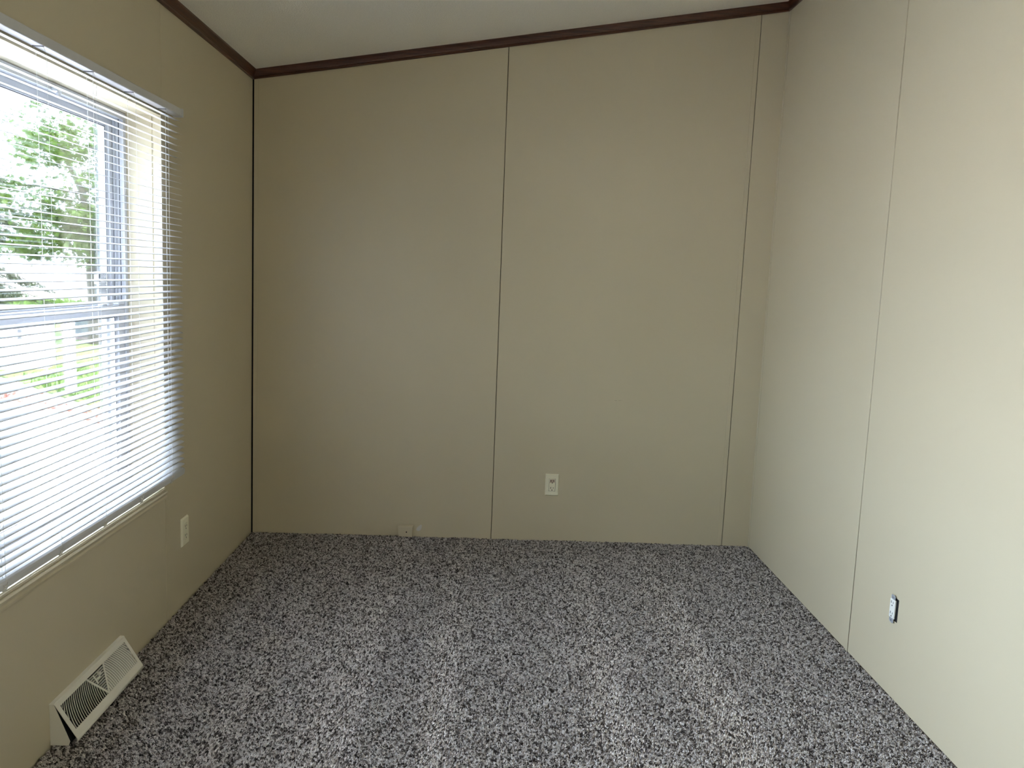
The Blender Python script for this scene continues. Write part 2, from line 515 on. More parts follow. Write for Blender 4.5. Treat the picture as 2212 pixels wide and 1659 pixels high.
# ---------------------------------------------------------------- window
def ring(mb, x0, x1, y0, y1, z0, z1, wy, wz0, wz1):
    """rectangular ring, outer y0..y1, z0..z1; side width wy, bottom wz0, top wz1"""
    mb.box(x0, x1, y0, y0 + wy, z0, z1); mb.box(x0, x1, y1 - wy, y1, z0, z1)
    mb.box(x0, x1, y0 + wy, y1 - wy, z0, z0 + wz0); mb.box(x0, x1, y0 + wy, y1 - wy, z1 - wz1, z1)
    return mb
z0, z1 = WZ0, WZ1 - .0022
def window_unit(name, y0, y1):
    c = MB()
    ring(c, XO, -0.120, y0, y1, z0, z1, .012, .020, .018)
    ring(c, -0.126, -0.120, y0 + .012, y1 - .012, z0 + .02, z1 - .018, .006, .004, .004)
    ring(c, -0.156, -0.150, y0 + .012, y1 - .012, z0 + .02, z1 - .018, .010, .006, .008)
    ring(c, XO, -0.186, y0 + .012, y1 - .012, z0 + .02, z1 - .018, .014, .010, .012)
    window = c.lean().build(name, M['vinyl'], kind='structure')
    def sash(x0, x1, za, zb, st, bot, top):
        c = MB(); ring(c, x0, x1, y0 + .0145, y1 - .0145, za, zb, st, bot, top)
        ring(c, x0 + .006, x1 - .008, y0 + .0145 + st, y1 - .0145 - st, za + bot, zb - top, .006, .006, .006)
        s = c.lean().build('sash', M['vinyl'], window, bevel=0.0012, seg=1)
        g = MB(); xm = x1 - .012
        g.box(xm - .004, xm, y0 + .0145 + st + .004, y1 - .0145 - st - .004, za + bot + .003, zb - top - .003)
        p = g.lean().build('pane', M['pane'], s)
        c = MB(); ring(c, xm + .0002, xm + .0016, y0 + .0145 + st + .005, y1 - .0145 - st - .005, za + bot + .005, zb - top - .005, .0032, .0032, .0032)
        c.lean().build('gasket', M['gasket'], s)
        return s, xm, p
    up_sash, xu, up_pane = sash(-0.185, -0.158, 1.172, z1 - .019, .028, .030, .026)
    lo_sash, xl, lo_pane = sash(-0.149, -0.127, z0 + .021, 1.203, .046, .045, .036)
    # dark track slots beside the upper sash
    c = MB()
    for yy in (y1 - .0123, y0 + .0118):
        c.box(-0.1405, -0.1375, yy, yy + .0006, 1.204, z1 - .02); c.box(-0.1575, -0.1562, yy, yy + .0006, 1.204, z1 - .02)
    c.lean().build('track_slot', M['gasket'], window)
    # sash lock with its lever, tilt latches, top latch
    c = MB(); c.box(-0.1475, -0.126, y1 - .140, y1 - .100, 1.2032, 1.213); c.box(-0.1475, -0.1290, y1 - .168, y1 - .143, 1.2032, 1.211)
    c.lean().build('sash_lock', M['vinyl'], lo_sash, bevel=.003)
    for yy in (y1 - .066, y0 + .018):
        c = MB(); c.box(-0.1470, -0.1230, yy, yy + .048, 1.2032, 1.2125)
        c.lean().build('tilt_latch', M['vinyl'], lo_sash, bevel=.003)
    ym = (y0 + y1) / 2 + .04
    c = MB(); c.box(-0.119, -0.100, ym, ym + .025, 1.838, 1.852); c.box(-0.108, -0.100, ym + .005, ym + .019, 1.822, 1.838)
    c.lean().build('latch', M['metal'], window, bevel=.002)
    return up_pane, lo_pane
up_pane, lo_pane = window_unit('window_1', -2.130, WY1 - .0022)
window_unit('window_2', WY0 + .0022, -2.182)
window_unit('added_window_1', VY0 + .0022, (VY0 + VY1) / 2 - .026)  # added pair behind the camera, there for the light it lets in
window_unit('added_window_2', (VY0 + VY1) / 2 + .026, VY1 - .0022)
MB().box(XO, -0.112, (VY0 + VY1) / 2 - .026, (VY0 + VY1) / 2 + .026, WZ0, WZ1 - .0022).lean().build('added_window_mullion', M['vinyl'], kind='structure')
MB().box(XO, -0.112, -2.182, -2.130, WZ0, WZ1 - .0022).lean().build('trim_6', M['vinyl'], kind='structure')

# stickers on the glass
M['sticker'] = mat('grey_sticker_paper', (0.50, 0.52, 0.55), rough=0.6)
M['sticker_w'] = mat('white_sticker_paper', (0.85, 0.86, 0.88), rough=0.6)
M['ink'] = mat('dark_sticker_ink', (0.10, 0.10, 0.13), rough=0.6)
M['ink_blue'] = mat('blue_sticker_ink', (0.05, 0.10, 0.45), rough=0.6)
M['ink_yellow'] = mat('yellow_sticker_ink', (0.75, 0.45, 0.06), rough=0.6)
def text_obj(name, body, size, loc, m, parent, rot=(PI / 2, 0, PI / 2)):
    cu = bpy.data.curves.new(name, 'FONT')
    cu.body = body; cu.size = size; cu.extrude = 0.0001; cu.space_line = 1.0
    o = bpy.data.objects.new(name, cu); COL.objects.link(o)
    cu.materials.append(m)
    o.location = loc; o.rotation_euler = rot
    dg = bpy.context.evaluated_depsgraph_get()
    me = bpy.data.meshes.new_from_object(o.evaluated_get(dg))
    mo = bpy.data.objects.new(name, me); COL.objects.link(mo)
    mo.location = loc; mo.rotation_euler = rot; mo.parent = parent
    bpy.data.objects.remove(o); bpy.data.curves.remove(cu)
    return mo

# ---------------------------------------------------------------- mini blind
BY0, BY1 = -3.300, -1.022
LAD = [-1.146 - .2524 * i for i in range(9)]
blind = empty('window_blind', (0, 0, 0), label='white horizontal mini blind with open slats hanging over the window', category='blind')
NS = 59; ZT = 1.862; PITCH = 0.02165; TILT = math.radians(11)
def bx(z): return 0.033 - 0.008 * (1.86 - z) / 1.26
prof = []
for i in range(7):
    t = -1 + i / 3
    prof.append((t * .0125, .0016 * (1 - t * t)))
full = prof + [(u, q - .0004) for u, q in reversed(prof)]
smb = MB()
U = (math.cos(TILT), 0, -math.sin(TILT)); V = (math.sin(TILT), 0, math.cos(TILT))
def scaled(p, k): return [(u * k, q) for u, q in p]
b = 0
ends = [(BY0, .80), (BY0 + .0015, .93), (BY0 + .004, 1.0)] + [(BY1 - .004, 1.0), (BY1 - .0015, .93), (BY1, .80)]
smb.sweep(full, [((0, y, 0), Vector(U) * k, V) for y, k in ends], smooth=True)
slat0 = smb.build('slat', M['slat'], blind)
slat0.location = (bx(ZT), 0, ZT)
rnd = random.Random(3)
for k in range(1, NS):
    o = slat0.copy(); COL.objects.link(o); z = ZT - k * PITCH
    o.location = (bx(z), rnd.uniform(-.0015, .0015), z); o.rotation_euler = (rnd.uniform(-.0006, .0006), rnd.uniform(-.02, .02), 0)
ZB = ZT - NS * PITCH
for o in [x for x in COL.objects if x.name.startswith('slat.')]: o.parent = blind
# headrail: closed channel with end caps and cord grommets
c = MB(); c.box(0.008, 0.043, BY0 - .012, BY1 + .012, 1.881, 1.907)
hr = c.build('headrail', M['headrail'], blind, bevel=0.0035, seg=3)
for yy in (BY0 - .020, BY1 + .012):
    MB().box(0.006, 0.045, yy, yy + .008, 1.878, 1.909).build('end_cap', M['headrail'], hr, bevel=.0035, seg=3)
for y in LAD:
    MB().box(0.012, 0.039, y - .003, y + .003, 1.8795, 1.8812).build('cord_grommet', M['gasket'], hr)
# bottom rail
c = MB()
xb = bx(ZB); zb = ZB
pr = [(-.0125, -.002), (-.0105, .004), (-.004, .0062), (.004, .0062), (.0105, .004), (.0125, -.002), (.0128, -.017), (.0105, -.020), (-.0105, -.020), (-.0128, -.017)]
c.sweep(pr, [((xb, BY0, zb), U, V), ((xb, BY1, zb), U, V)])
rail = c.build('bottom_rail', M['headrail'], blind, bevel=.001)
for y in LAD:
    c = MB(); c.box(-.0145, .0145, -.006, .006, -.0218, -.0202); c.box(.0130, .0145, -.006, .006, -.0218, -.0060); c.box(-.0145, -.0130, -.006, .006, -.0218, -.0060)
    c.tube([(.013, .009, -.019), (.0165, .004, -.013), (.0165, -.003, -.009), (.0135, -.009, -.004)], .0011, 5)
    c.tube([(.013, -.009, -.018), (.0175, -.003, -.012), (.016, .004, -.007), (.0135, .008, -.001)], .0009, 5)
    c.v = [tuple(Vector((xb, y, zb)) + Vector(U) * a[0] + Vector((0, 1, 0)) * a[1] + Vector(V) * a[2]) for a in c.v]
    c.build('cord_clip', M['clear'], blind)
for y in LAD:
    c = MB()
    e = .0133
    front = []; rear = []
    for k in range(NS + 1):
        z = ZT - k * PITCH
        front.append((bx(z) + e * U[0], y, z - .0125 * math.sin(TILT)))
        rear.append((bx(z) - e * U[0], y, z + .0125 * math.sin(TILT)))
    c.tube([(0.038, y, 1.881)] + front[::6] + [front[-1]], .00045, 4)
    c.tube([(0.014, y, 1.881)] + rear[::6] + [rear[-1]], .00045, 4)
    for a, q in zip(front[:-1], rear[:-1]):
        for s in (-.0025, .0025):
            c.tube([(a[0], y, a[2] - .0006), (a[0] - .006, y + s, a[2] + .0007), (q[0] + .006, y + s, q[2] - .003), (q[0], y, q[2] - .0006)], .00028, 3)
    c.build('ladder_cord', M['cord'], blind)
for y in (LAD[0], LAD[2], LAD[4], LAD[6], LAD[8]):
    c = MB(); yy = y + .008
    c.tube([(bx(z), yy, z) for z in (1.881, 1.5, 1.2, .9, zb + .005)], .0006, 5)
    c.build('lift_cord', M['cord'], blind)

# ---------------------------------------------------------------- outlets
def plate(mb_parent, name, mtl, ax, cpos, cz, w_, h_, th, place):
    pass
def facing(o, loc, rz):
    o.location = loc; o.rotation_euler = (0, 0, rz)
# everything is modelled facing -Y in the local frame, wall at y=0
def screwless_plate(parent, mtl, hole=True, w_=.0705, h_=.1145, t=.0060):
    c = MB()
    hw, hh = w_ / 2, h_ / 2; b_ = .0045
    ow, oh = (.0168, .0335) if hole else (0, 0)
    # bevelled outer rim
    O = [(-hw, -hh), (hw, -hh), (hw, hh), (-hw, hh)]
    I = [(-hw + b_, -hh + b_), (hw - b_, -hh + b_), (hw - b_, hh - b_), (-hw + b_, hh - b_)]
    H = [(-ow, -oh), (ow, -oh), (ow, oh), (-ow, oh)]
    vs = [(x, 0, z) for x, z in O] + [(x, -.0012, z) for x, z in O] + [(x, -t, z) for x, z in I] + [(x, -t, z) for x, z in H] + [(x, 0, z) for x, z in H]
    c.v = vs
    for r in range(4 if hole else 2):
        for i in range(4):
            j = (i + 1) % 4
            c.f.append((r * 4 + i, r * 4 + j, r * 4 + 4 + j, r * 4 + 4 + i)); c.sm.append(False)
    if not hole:
        c.f.append((8, 9, 10, 11)); c.sm.append(False)
    return c.build('cover_plate', mtl, parent)
def receptacle(parent, mtl, depth=.0072, discoloured=None):
    c = MB().box(-.0160, .0160, -depth, -.001, -.0328, .0328)
    body = c.build('receptacle', mtl, parent, bevel=.0022)
    if not mtl.name.startswith('white'):
        MB().box(-.0175, .0175, -depth + .0035, -depth + .0040, -.0343, .0343).build('gap_shadow', M['black'], body)
    y = -depth - .0002
    for k, zc in enumerate((.0185, -.0185)):
        if discoloured and k == 0:
            s = MB(); slab(s, 'y', [(-.0135, .006 + zc - .0175), (-.0125, zc + .011), (.0125, zc + .011), (.0135, zc - .001), (.010, zc - .006), (-.010, zc - .006)], y + .0000, y + .0003)
            s.build('scorched_face', discoloured, body, label='browned upper socket face')
        c = MB()
        c.box(-.0078, -.0052, y - .0001, y + .0004, zc - .0010, zc + .0078)
        c.box(.0052, .0076, y - .0001, y + .0004, zc + .0002, zc + .0070)
        slab(c, 'y', [(.0027 * math.cos(a * PI / 4), zc - .0075 + .0027 * math.sin(a * PI / 4)) for a in range(8)], y - .0001, y + .0004)
        c.build('socket_slots', M['black'], body)
    return body
o1 = empty('wall_outlet', (1.5255, 0, 0.2975), label='ivory outlet with two sockets, upper browned, in the middle of the back wall', category='outlet')
screwless_plate(o1, M['ivory']); receptacle(o1, M['ivory'], discoloured=M['ivory_old'])
o2 = empty('wall_outlet', (lean(0, .3), -0.9065, 0.3000), label='pale plated outlet low on the shadowed window wall near the corner', category='outlet')
o2.rotation_euler = (0, 0, PI / 2)
screwless_plate(o2, M['ivory'], t=.0075); receptacle(o2, M['ivory'], depth=.0085)
# bare receptacle in its torn cut-out on the right wall
o3 = empty('wall_outlet', (W + .005, -1.4845, 0.2975), label='uncovered white outlet with metal tabs and open gap in right wall', category='outlet')
o3.rotation_euler = (0, 0, -PI / 2)
receptacle(o3, M['white_plastic'], depth=.0075)
for sgn in (1, -1):
    c = MB()
    pts = [(-.012, sgn * .0330), (.013, sgn * .0330), (.014, sgn * .044), (.008, sgn * .0485), (-.009, sgn * .0475), (-.013, sgn * .042)]
    slab(c, 'y', pts, -.0062, -.0050)
    t_ = c.build('mounting_tab', M['metal'], o3, label='zinc mounting tab')
    c = MB(); slab(c, 'y', [(.0022 * math.cos(a * PI / 4), sgn * .0405 + .0022 * math.sin(a * PI / 4)) for a in range(8)], -.0072, -.0062)
    c.build('screw', M['gasket'], t_)
# dark box behind
MB().box(W + T - .0008, W + T + .001, oy0 - .004, oy1 + .004, oz0 - .004, oz1 + .004).build('outlet_box', M['black'], wall_right)

# junction block by the carpet on the back wall
jb = empty('junction_block', (0.780, 0, 0.004), label='small wall coloured cable block with one dark hole, at the carpet', category='cable box')
c = MB()
P = []
for (x, z) in ((-.037, 0), (.035, 0), (.036, .056), (-.040, .054)):
    P.append((x, -.024, z))
b_ = [(x * 1.03, 0, z * 1.06 + (.002 if z > 0 else 0)) for x, _, z in P]
c.hexa([P[0], P[1], b_[1], b_[0], P[3], P[2], b_[2], b_[3]])
body = c.build('housing', M['wall'], jb, bevel=.0022)
c = MB(); slab(c, 'y', [(.005 + .0037 * math.cos(a * PI / 6), .026 + .0037 * math.sin(a * PI / 6)) for a in range(12)], -.0246, -.0238)
c.build('cable_hole', M['black'], jb)
jb.rotation_euler = (0, 0, math.radians(-5))
jb.location.y = -.0035

# ---------------------------------------------------------------- baseboard register
vt = empty('floor_register', (lean(0, .06), -1.4690, 0.0), label='cream sloped metal heating vent with louvers below the window', category='vent')
vt.rotation_euler = (0, 0, 0)
LV = 0.428; HV = 0.123; DV = 0.078
# local: x out of wall, y from 0 to -LV, z up.  face plane from (0.014, HV) to (DV-.004, .026)
A = Vector((0.016, 0, HV - .003)); B = Vector((DV - .003, 0, 0.022))
fd = (B - A); FLn = fd.length; fd.normalize(); fn = Vector((-fd.z, 0, fd.x)); fn = fn if fn.x > 0 else -fn
def fp(s, t, n=0.0):     # s 0..LV (from the near/left end), t 0..FLn down the slope
    p = A + fd * t + fn * n
    return (p.x, -LV + s, p.z)
c = MB()
# face frame: top rail, bottom lip, end stiles
sh = .0016
def fbox(mb, s0, s1, t0, t1, n0=-sh, n1=0.0):
    mb.hexa([fp(s0, t0, n0), fp(s1, t0, n0), fp(s1, t1, n0), fp(s0, t1, n0), fp(s0, t0, n1), fp(s1, t0, n1), fp(s1, t1, n1), fp(s0, t1, n1)])
TM, BM_, SM_ = .012, .022, .016
fbox(c, 0, LV, 0, TM); fbox(c, 0, LV, FLn - BM_, FLn); fbox(c, 0, SM_, TM, FLn - BM_); fbox(c, LV - SM_, LV, TM, FLn - BM_)
# V mullions
sm, tb_ = LV / 2, FLn - BM_
def strip(mb, a, b, w_, n0, n1):
    a = Vector(a); b = Vector(b); d = (b - a).normalized(); q = Vector((-d.y, d.x)) * w_ / 2
    pts = [a - q, b - q, b + q, a + q]
    mb.hexa([fp(p.x, p.y, n0) for p in pts] + [fp(p.x, p.y, n1) for p in pts])
VT = .052
strip(c, (sm - VT, TM), (sm, tb_), .006, -sh, .0008)
strip(c, (sm + VT, TM), (sm, tb_), .006, -sh, .0008)
# top ledge and rolled bottom lip
top_pr = [(0, HV), (A.x - .003, HV), (A.x, HV - .0028), (A.x - .001, HV - .0045), (0, HV - .002)]
c.sweep(top_pr, [((0, -LV - .002, 0), (1, 0, 0), (0, 0, 1)), ((0, .002, 0), (1, 0, 0), (0, 0, 1))])
lip = []
cx_, cz_ = B.x - fn.x * .010, B.z - fn.z * .010
a0 = math.atan2(fn.z, fn.x)
for i in range(7):
    a = a0 - i * (a0 + 1.25) / 6
    lip.append((cx_ + .010 * math.cos(a), cz_ + .010 * math.sin(a)))
lip2 = [(cx_ + (u - cx_) * .84, cz_ + (q - cz_) * .84) for u, q in reversed(lip)]
c.sweep(lip + lip2, [((0, -LV, 0), (1, 0, 0), (0, 0, 1)), ((0, 0, 0), (1, 0, 0), (0, 0, 1))], smooth=True)
grille = c.build('face_frame', M['vent'], vt)
# end caps (recessed a little behind the face)
for y in (-LV - .0005, -.0016):
    c = MB()
    s2 = [(0, 0.0), (.050, 0.0), (.0545, .012), (A.x - .001, HV - .006), (A.x - .004, HV - .002), (0, HV - .002)]
    q = len(c.v)
    slab(c, 'y', s2, y, y + .0018)
    c.build('end_cap', M['vent'], vt)
# dark interior
c = MB()
slab(c, 'y', [(0.001, 0.002), (.052, .002), (.060, .014), (A.x - .006, HV - .012), (0.001, HV - .008)], -LV + .004, -.004)
c.build('duct_interior', M['black'], vt)
# louvers
def louver(path_st, dirs, depth=.006, name='louver'):
    mb = MB()
    n = len(path_st); th = .0012 if dirs > 0 else .0009
    base = 0
    for (s, t) in path_st:
        d = dirs
        for (ds, nn) in ((-th, 0.0004), (th, 0.0004), (th + d * depth, -depth), (-th + d * depth, -depth)):
            mb.v.append(fp(s + ds, t, nn))
    for k in range(n - 1):
        for i in range(4):
            j = (i + 1) % 4
            mb.f.append((k * 4 + i, k * 4 + j, k * 4 + 4 + j, k * 4 + 4 + i)); mb.sm.append(False)
    mb.f.append((0, 1, 2, 3)); mb.f.append(tuple((n - 1) * 4 + i for i in range(4))); mb.sm += [False, False]
    return mb.build(name, M['vent'], vt)
t0_, t1_ = TM, tb_
def vm(t, side):      # s of the mullion at t
    f = (t - t0_) / (t1_ - t0_)
    return sm + side * VT * (1 - f)
NL = 23
BOW = .034
for side in (-1, 1):
    s_a, s_b = sm - side * BOW, (SM_ - .002 if side < 0 else LV - SM_ + .002)
    for k in range(1, NL):
        base_s = s_a + (s_b - s_a) * k / NL
        pth = []
        for i in range(25):
            f = i / 24
            t = t0_ + (t1_ - t0_) * f
            s = base_s + side * BOW * (1 - (1 - f) ** 2)
            lim = vm(t, side)
            if (side < 0 and SM_ < s < lim - .001) or (side > 0 and lim + .001 < s < LV - SM_):
                pth.append((s, t))
        if len(pth) > 2: louver(pth[::3] + ([pth[-1]] if (len(pth) - 1) % 3 else []), -0.9 * side, depth=.0055 if side < 0 else .0027)
for k in range(1, 11):
    t = t0_ + (t1_ - t0_) * k / 11.5
    a, b = vm(t, -1), vm(t, 1)
    mb = MB(); d = .005
    mb.hexa([fp(a, t - .0007, .0004), fp(b, t - .0007, .0004), fp(b, t + .0007, .0004), fp(a, t + .0007, .0004),
             fp(a, t - .0007 - .002, -d), fp(b, t - .0007 - .002, -d), fp(b, t + .0007 - .002, -d), fp(a, t + .0007 - .002, -d)])
    mb.build('louver', M['vent'], vt)
c = MB(); fbox(c, sm - .018, sm + .008, t0_ + .020, t0_ + .026, -.001, .0012); fbox(c, sm - .020, sm - .015, t0_ + .004, t0_ + .036, -.001, .0015); fbox(c, sm + .002, sm + .010, t0_ + .008, t0_ + .018, 0, .009)
c.build('damper_lever', M['vent'], vt, bevel=.0006, seg=1)

# ---------------------------------------------------------------- stickers
def tag_rect(mb, x, ya, yb, za, zb, t=.0002):
    mb.box(x, x + t, min(ya, yb), max(ya, yb), min(za, zb), max(za, zb)); return mb
XS = lean(-.1698, 1.25)
sy0, sy1 = -1.206, -1.149
st_ = tag_rect(MB(), XS, sy0, sy1, 1.236, 1.318).build('sticker', M['sticker'], up_pane, label='grey safety sticker with white lines and a dark arch')
c = MB()
tag_rect(c, XS + .0003, sy0 + .020, sy1 - .004, 1.297, 1.316); tag_rect(c, XS + .0003, sy0 + .001, sy1 - .003, 1.281, 1.290)
tag_rect(c, XS + .0003, sy0 + .001, sy0 + .009, 1.272, 1.276); tag_rect(c, XS + .0003, sy1 - .009, sy1 - .001, 1.272, 1.276)
tag_rect(c, XS + .0003, sy0 + .020, sy1 - .004, 1.262, 1.268)
tag_rect(c, XS + .0003, sy0 + .001, sy0 + .007, 1.254, 1.258); tag_rect(c, XS + .0003, sy1 - .008, sy1 - .001, 1.254, 1.258)
tag_rect(c, XS + .0003, sy0 + .001, sy1 - .003, 1.2455, 1.2475)
c.build('sticker_print', M['sticker_w'], up_pane)
c = MB()
arch = [(sy0 + .003 + .0, 1.2955)] 
for i in range(9):
    a = PI - PI * i / 8
    arch.append((sy0 + .0085 + .0050 * math.cos(a), 1.307 + .007 * math.sin(a)))
arch.append((sy0 + .0135, 1.2955))
c.tube([(XS + .0007, y, z) for y, z in arch], .0011, 5)
for (a, b, z, h) in ((.026, .040, 1.309, .0018), (.022, .030, 1.303, .0018), (.034, .041, 1.303, .0018), (.022, .038, 1.299, .0012), (.001, .013, 1.283, .003), (.020, .030, 1.2845, .002), (.033, .044, 1.2845, .002), (.022, .030, 1.264, .002), (.036, .042, 1.264, .002)):
    tag_rect(c, XS + .0005, sy0 + a, sy0 + b, z, z + h)
c.build('sticker_lettering', M['ink'], up_pane)
XS = lean(-.1388, 1.1)
c = tag_rect(MB(), XS, -1.3000, -1.2200, 1.1075, 1.1200).build('sticker', M['sticker_w'], lo_pane, label='small white sticker with blurred blue letters')
c = MB()
for i, (a, h) in enumerate(((.003, .009), (.008, .006), (.012, .0085), (.016, .006), (.020, .0085), (.024, .006), (.028, .009), (.032, .006), (.040, .004), (.044, .004))):
    tag_rect(c, XS + .0003, -1.3000 + a * 1.6, -1.3000 + a * 1.6 + .0045, 1.1095, 1.1095 + h)
c.build('sticker_lettering', M['ink_blue'], lo_pane)
c = MB(); slab(c, 'x', [(-1.272 + .011 * math.cos(a * PI / 8), 1.1365 + .0032 * math.sin(a * PI / 8)) for a in range(16)], XS, XS + .0002)
c.build('sticker', M['ink_yellow'], lo_pane, label='small yellow oval sticker')

# ---------------------------------------------------------------- outdoors
G = -0.80
M['gravel'] = mat('pale_gravel', (0.42, 0.39, 0.38), rough=0.95, noise_amt=0.25, noise_scale=9)
M['concrete'] = mat('pale_concrete_drive', (0.52, 0.50, 0.50), rough=0.9, noise_amt=0.2, noise_scale=2.5)
M['lawn'] = mat('mown_grass', (0.085, 0.13, 0.025), rough=0.9, noise_amt=0.45, noise_scale=6)
M['mulch'] = mat('reddish_litter', (0.26, 0.12, 0.09), rough=0.95, noise_amt=0.6, noise_scale=30)
M['leaf'] = mat('maple_leaf', (0.055, 0.105, 0.009), rough=0.5, noise_amt=0.55, noise_scale=3.5, transl=0.45)
M['needle'] = mat('spruce_needle', (0.030, 0.045, 0.018), rough=0.6, noise_amt=0.6, noise_scale=4, transl=0.2)
M['bark'] = mat('grey_bark', (0.075, 0.068, 0.062), rough=0.95, noise_amt=0.35, noise_scale=9, bump=0.8, bump_scale=25, bump_dist=0.02)
M['siding'] = mat('white_painted_steel', (0.62, 0.62, 0.65), rough=0.5)
M['greybox'] = mat('blue_grey_enamel', (0.14, 0.16, 0.18), rough=0.5)
M['pinkstone'] = mat('pinkish_concrete', (0.22, 0.17, 0.17), rough=0.9, noise_amt=.2, noise_scale=8)
M['grassblade'] = mat('grass_blade', (0.075, 0.14, 0.02), rough=0.7, noise_amt=0.5, noise_scale=3, transl=0.3)
M['litter'] = mat('fallen_leaf', (0.20, 0.07, 0.05), rough=0.9, noise_amt=0.5, noise_scale=5)

MB().box(-160, 60, -60, 200, G - .3, G).build('ground', M['gravel'], kind='structure')
c = MB(); slab(c, 'z', [(-0.25, -9), (-0.25, 4.5), (-4.6, 7.3), (-5.1, 7.75), (-7.6, 9.6), (-16, 12.5), (-16, -9)], G, G + .012)
c.build('driveway', M['concrete'], kind='structure')
c = MB(); slab(c, 'z', [(-0.25, 4.6), (-4.3, 7.5), (-5.9, 8.9), (-7.2, 10.2), (-10.5, 12.5), (-19, 16), (-21, 22), (-13, 24), (-6, 25), (-0.25, 25)], G, G + .03)
c.build('lawn', M['lawn'], kind='structure')
c = MB(); slab(c, 'z', [(-30, 26), (-30, 36), (-8, 40), (-4, 30)], G, G + .03)
c.build('lawn_beyond', M['lawn'], kind='structure')

def leaf_quad(mb, p, s, rng, elong=1.0, d=None):
    a = Vector((rng.gauss(0, 1), rng.gauss(0, 1), rng.gauss(0, .6)))
    if d is not None: a = a * .45 + d
    a.normalize()
    n = Vector((rng.gauss(0, 1), rng.gauss(0, 1), rng.gauss(0.6, 1)))
    q = a.cross(n)
    if q.length < 1e-3: return
    q.normalize()
    i = len(mb.v); h = s * .5; wd = s * .5 / elong
    mb.v += [tuple(p - a * h), tuple(p + q * wd - a * h * .1), tuple(p + a * h), tuple(p - q * wd - a * h * .1)]
    mb.f.append((i, i + 1, i + 2, i + 3)); mb.sm.append(False)

rng = random.Random(11)
def build_foliage(mb, name, m, parent, **kw):
    me = bpy.data.meshes.new(name); me.from_pydata(mb.v, [], mb.f); me.materials.append(m)
    o = bpy.data.objects.new(name, me); COL.objects.link(o); o.parent = parent
    for k, q in kw.items(): o[k] = q
    return o

# maple with a forked trunk
maple = empty('maple_tree', (-8.83, 16.74, G), label='forked grey-trunked leafy tree seen through the upper window pane', category='tree')
mx, my = -8.83, 16.74
c = MB()
def L(*pts): return [(x - mx, y - my, z - G) for x, y, z in pts]
c.tube(L((-8.83, 16.74, G - .1), (-8.84, 16.74, -.3), (-8.86, 16.74, .4), (-8.88, 16.74, 1.05), (-8.92, 16.74, 1.35)), [.30, .235, .22, .23, .16], 10)
c.tube(L((-8.86, 16.74, .95), (-8.98, 16.74, 1.45), (-9.04, 16.74, 2.2), (-9.12, 16.7, 3.0), (-9.5, 16.6, 3.9), (-9.8, 16.4, 4.6)), [.14, .115, .10, .08, .05, .02], 8)
c.tube(L((-8.86, 16.74, .95), (-8.73, 16.74, 1.45), (-8.60, 16.74, 2.0), (-8.35, 16.8, 2.7), (-8.0, 16.9, 3.9), (-7.8, 16.9, 5.2)), [.17, .15, .135, .11, .07, .03], 8)
br = []
for k in range(30):
    base = rng.choice([(-9.04, 16.74, 2.2), (-9.12, 16.7, 3.0), (-9.5, 16.6, 3.9), (-8.60, 16.74, 2.0), (-8.35, 16.8, 2.7), (-8.0, 16.9, 3.9)])
    a = rng.uniform(0, 2 * PI); r = rng.uniform(1.2, 2.6)
    e = (base[0] + math.cos(a) * r, base[1] + math.sin(a) * r, base[2] + rng.uniform(-.7, 1.1))
    mid = tuple((base[i] + e[i]) / 2 + (.15 if i == 2 else 0) for i in range(3))
    c.tube(L(base, mid, e), [.035, .022, .008], 5)
    br.append((base, mid, e))
c.build('trunk', M['bark'], maple)
c = MB()
for base, mid, e in br:
    for q in range(15):
        f = rng.uniform(.25, 1.05)
        p = Vector(base).lerp(Vector(e), f)
        cl = Vector((rng.gauss(0, .3), rng.gauss(0, .3), rng.gauss(0, .18)))
        for z in range(20):
            leaf_quad(c, p + cl + Vector((rng.gauss(0, .15), rng.gauss(0, .15), rng.gauss(0, .09))) - Vector((mx, my, G)), rng.uniform(.08, .15), rng, 1.15)
for q in range(330):
    while True:
        u = Vector((rng.uniform(-1, 1), rng.uniform(-1, 1), rng.uniform(-1, 1)))
        if u.length < 1: break
    p = Vector((-8.45 + u.x * 2.2, 16.6 + u.y * 1.9, 3.9 + u.z * 2.1))
    if p.x < -9.9 and p.z > 4.3: continue
    for z in range(16):
        leaf_quad(c, p + Vector((rng.gauss(0, .17), rng.gauss(0, .17), rng.gauss(0, .08))) - Vector((mx, my, G)), rng.uniform(.08, .14), rng, 1.15)
# low fringe on the left of the trunk
for q in range(75):
    p = Vector((rng.uniform(-10.7, -9.0), rng.uniform(15.8, 17.4), rng.uniform(1.35, 2.6)))
    for z in range(12):
        leaf_quad(c, p + Vector((rng.gauss(0, .14), rng.gauss(0, .14), rng.gauss(0, .08))) - Vector((mx, my, G)), rng.uniform(.08, .14), rng, 1.15)
build_foliage(c, 'foliage', M['leaf'], maple)
# unseen copy of the maple, added to dim the light reaching the right corner
shade = maple.copy(); COL.objects.link(shade)
shade.location = (-7.6, -8.2, G); shade.rotation_euler = (0, 0, 2.2)
shade['label'] = 'unseen leafy tree added by the drive to block light to the window'
for ch in list(maple.children):
    q = ch.copy(); COL.objects.link(q); q.parent = shade

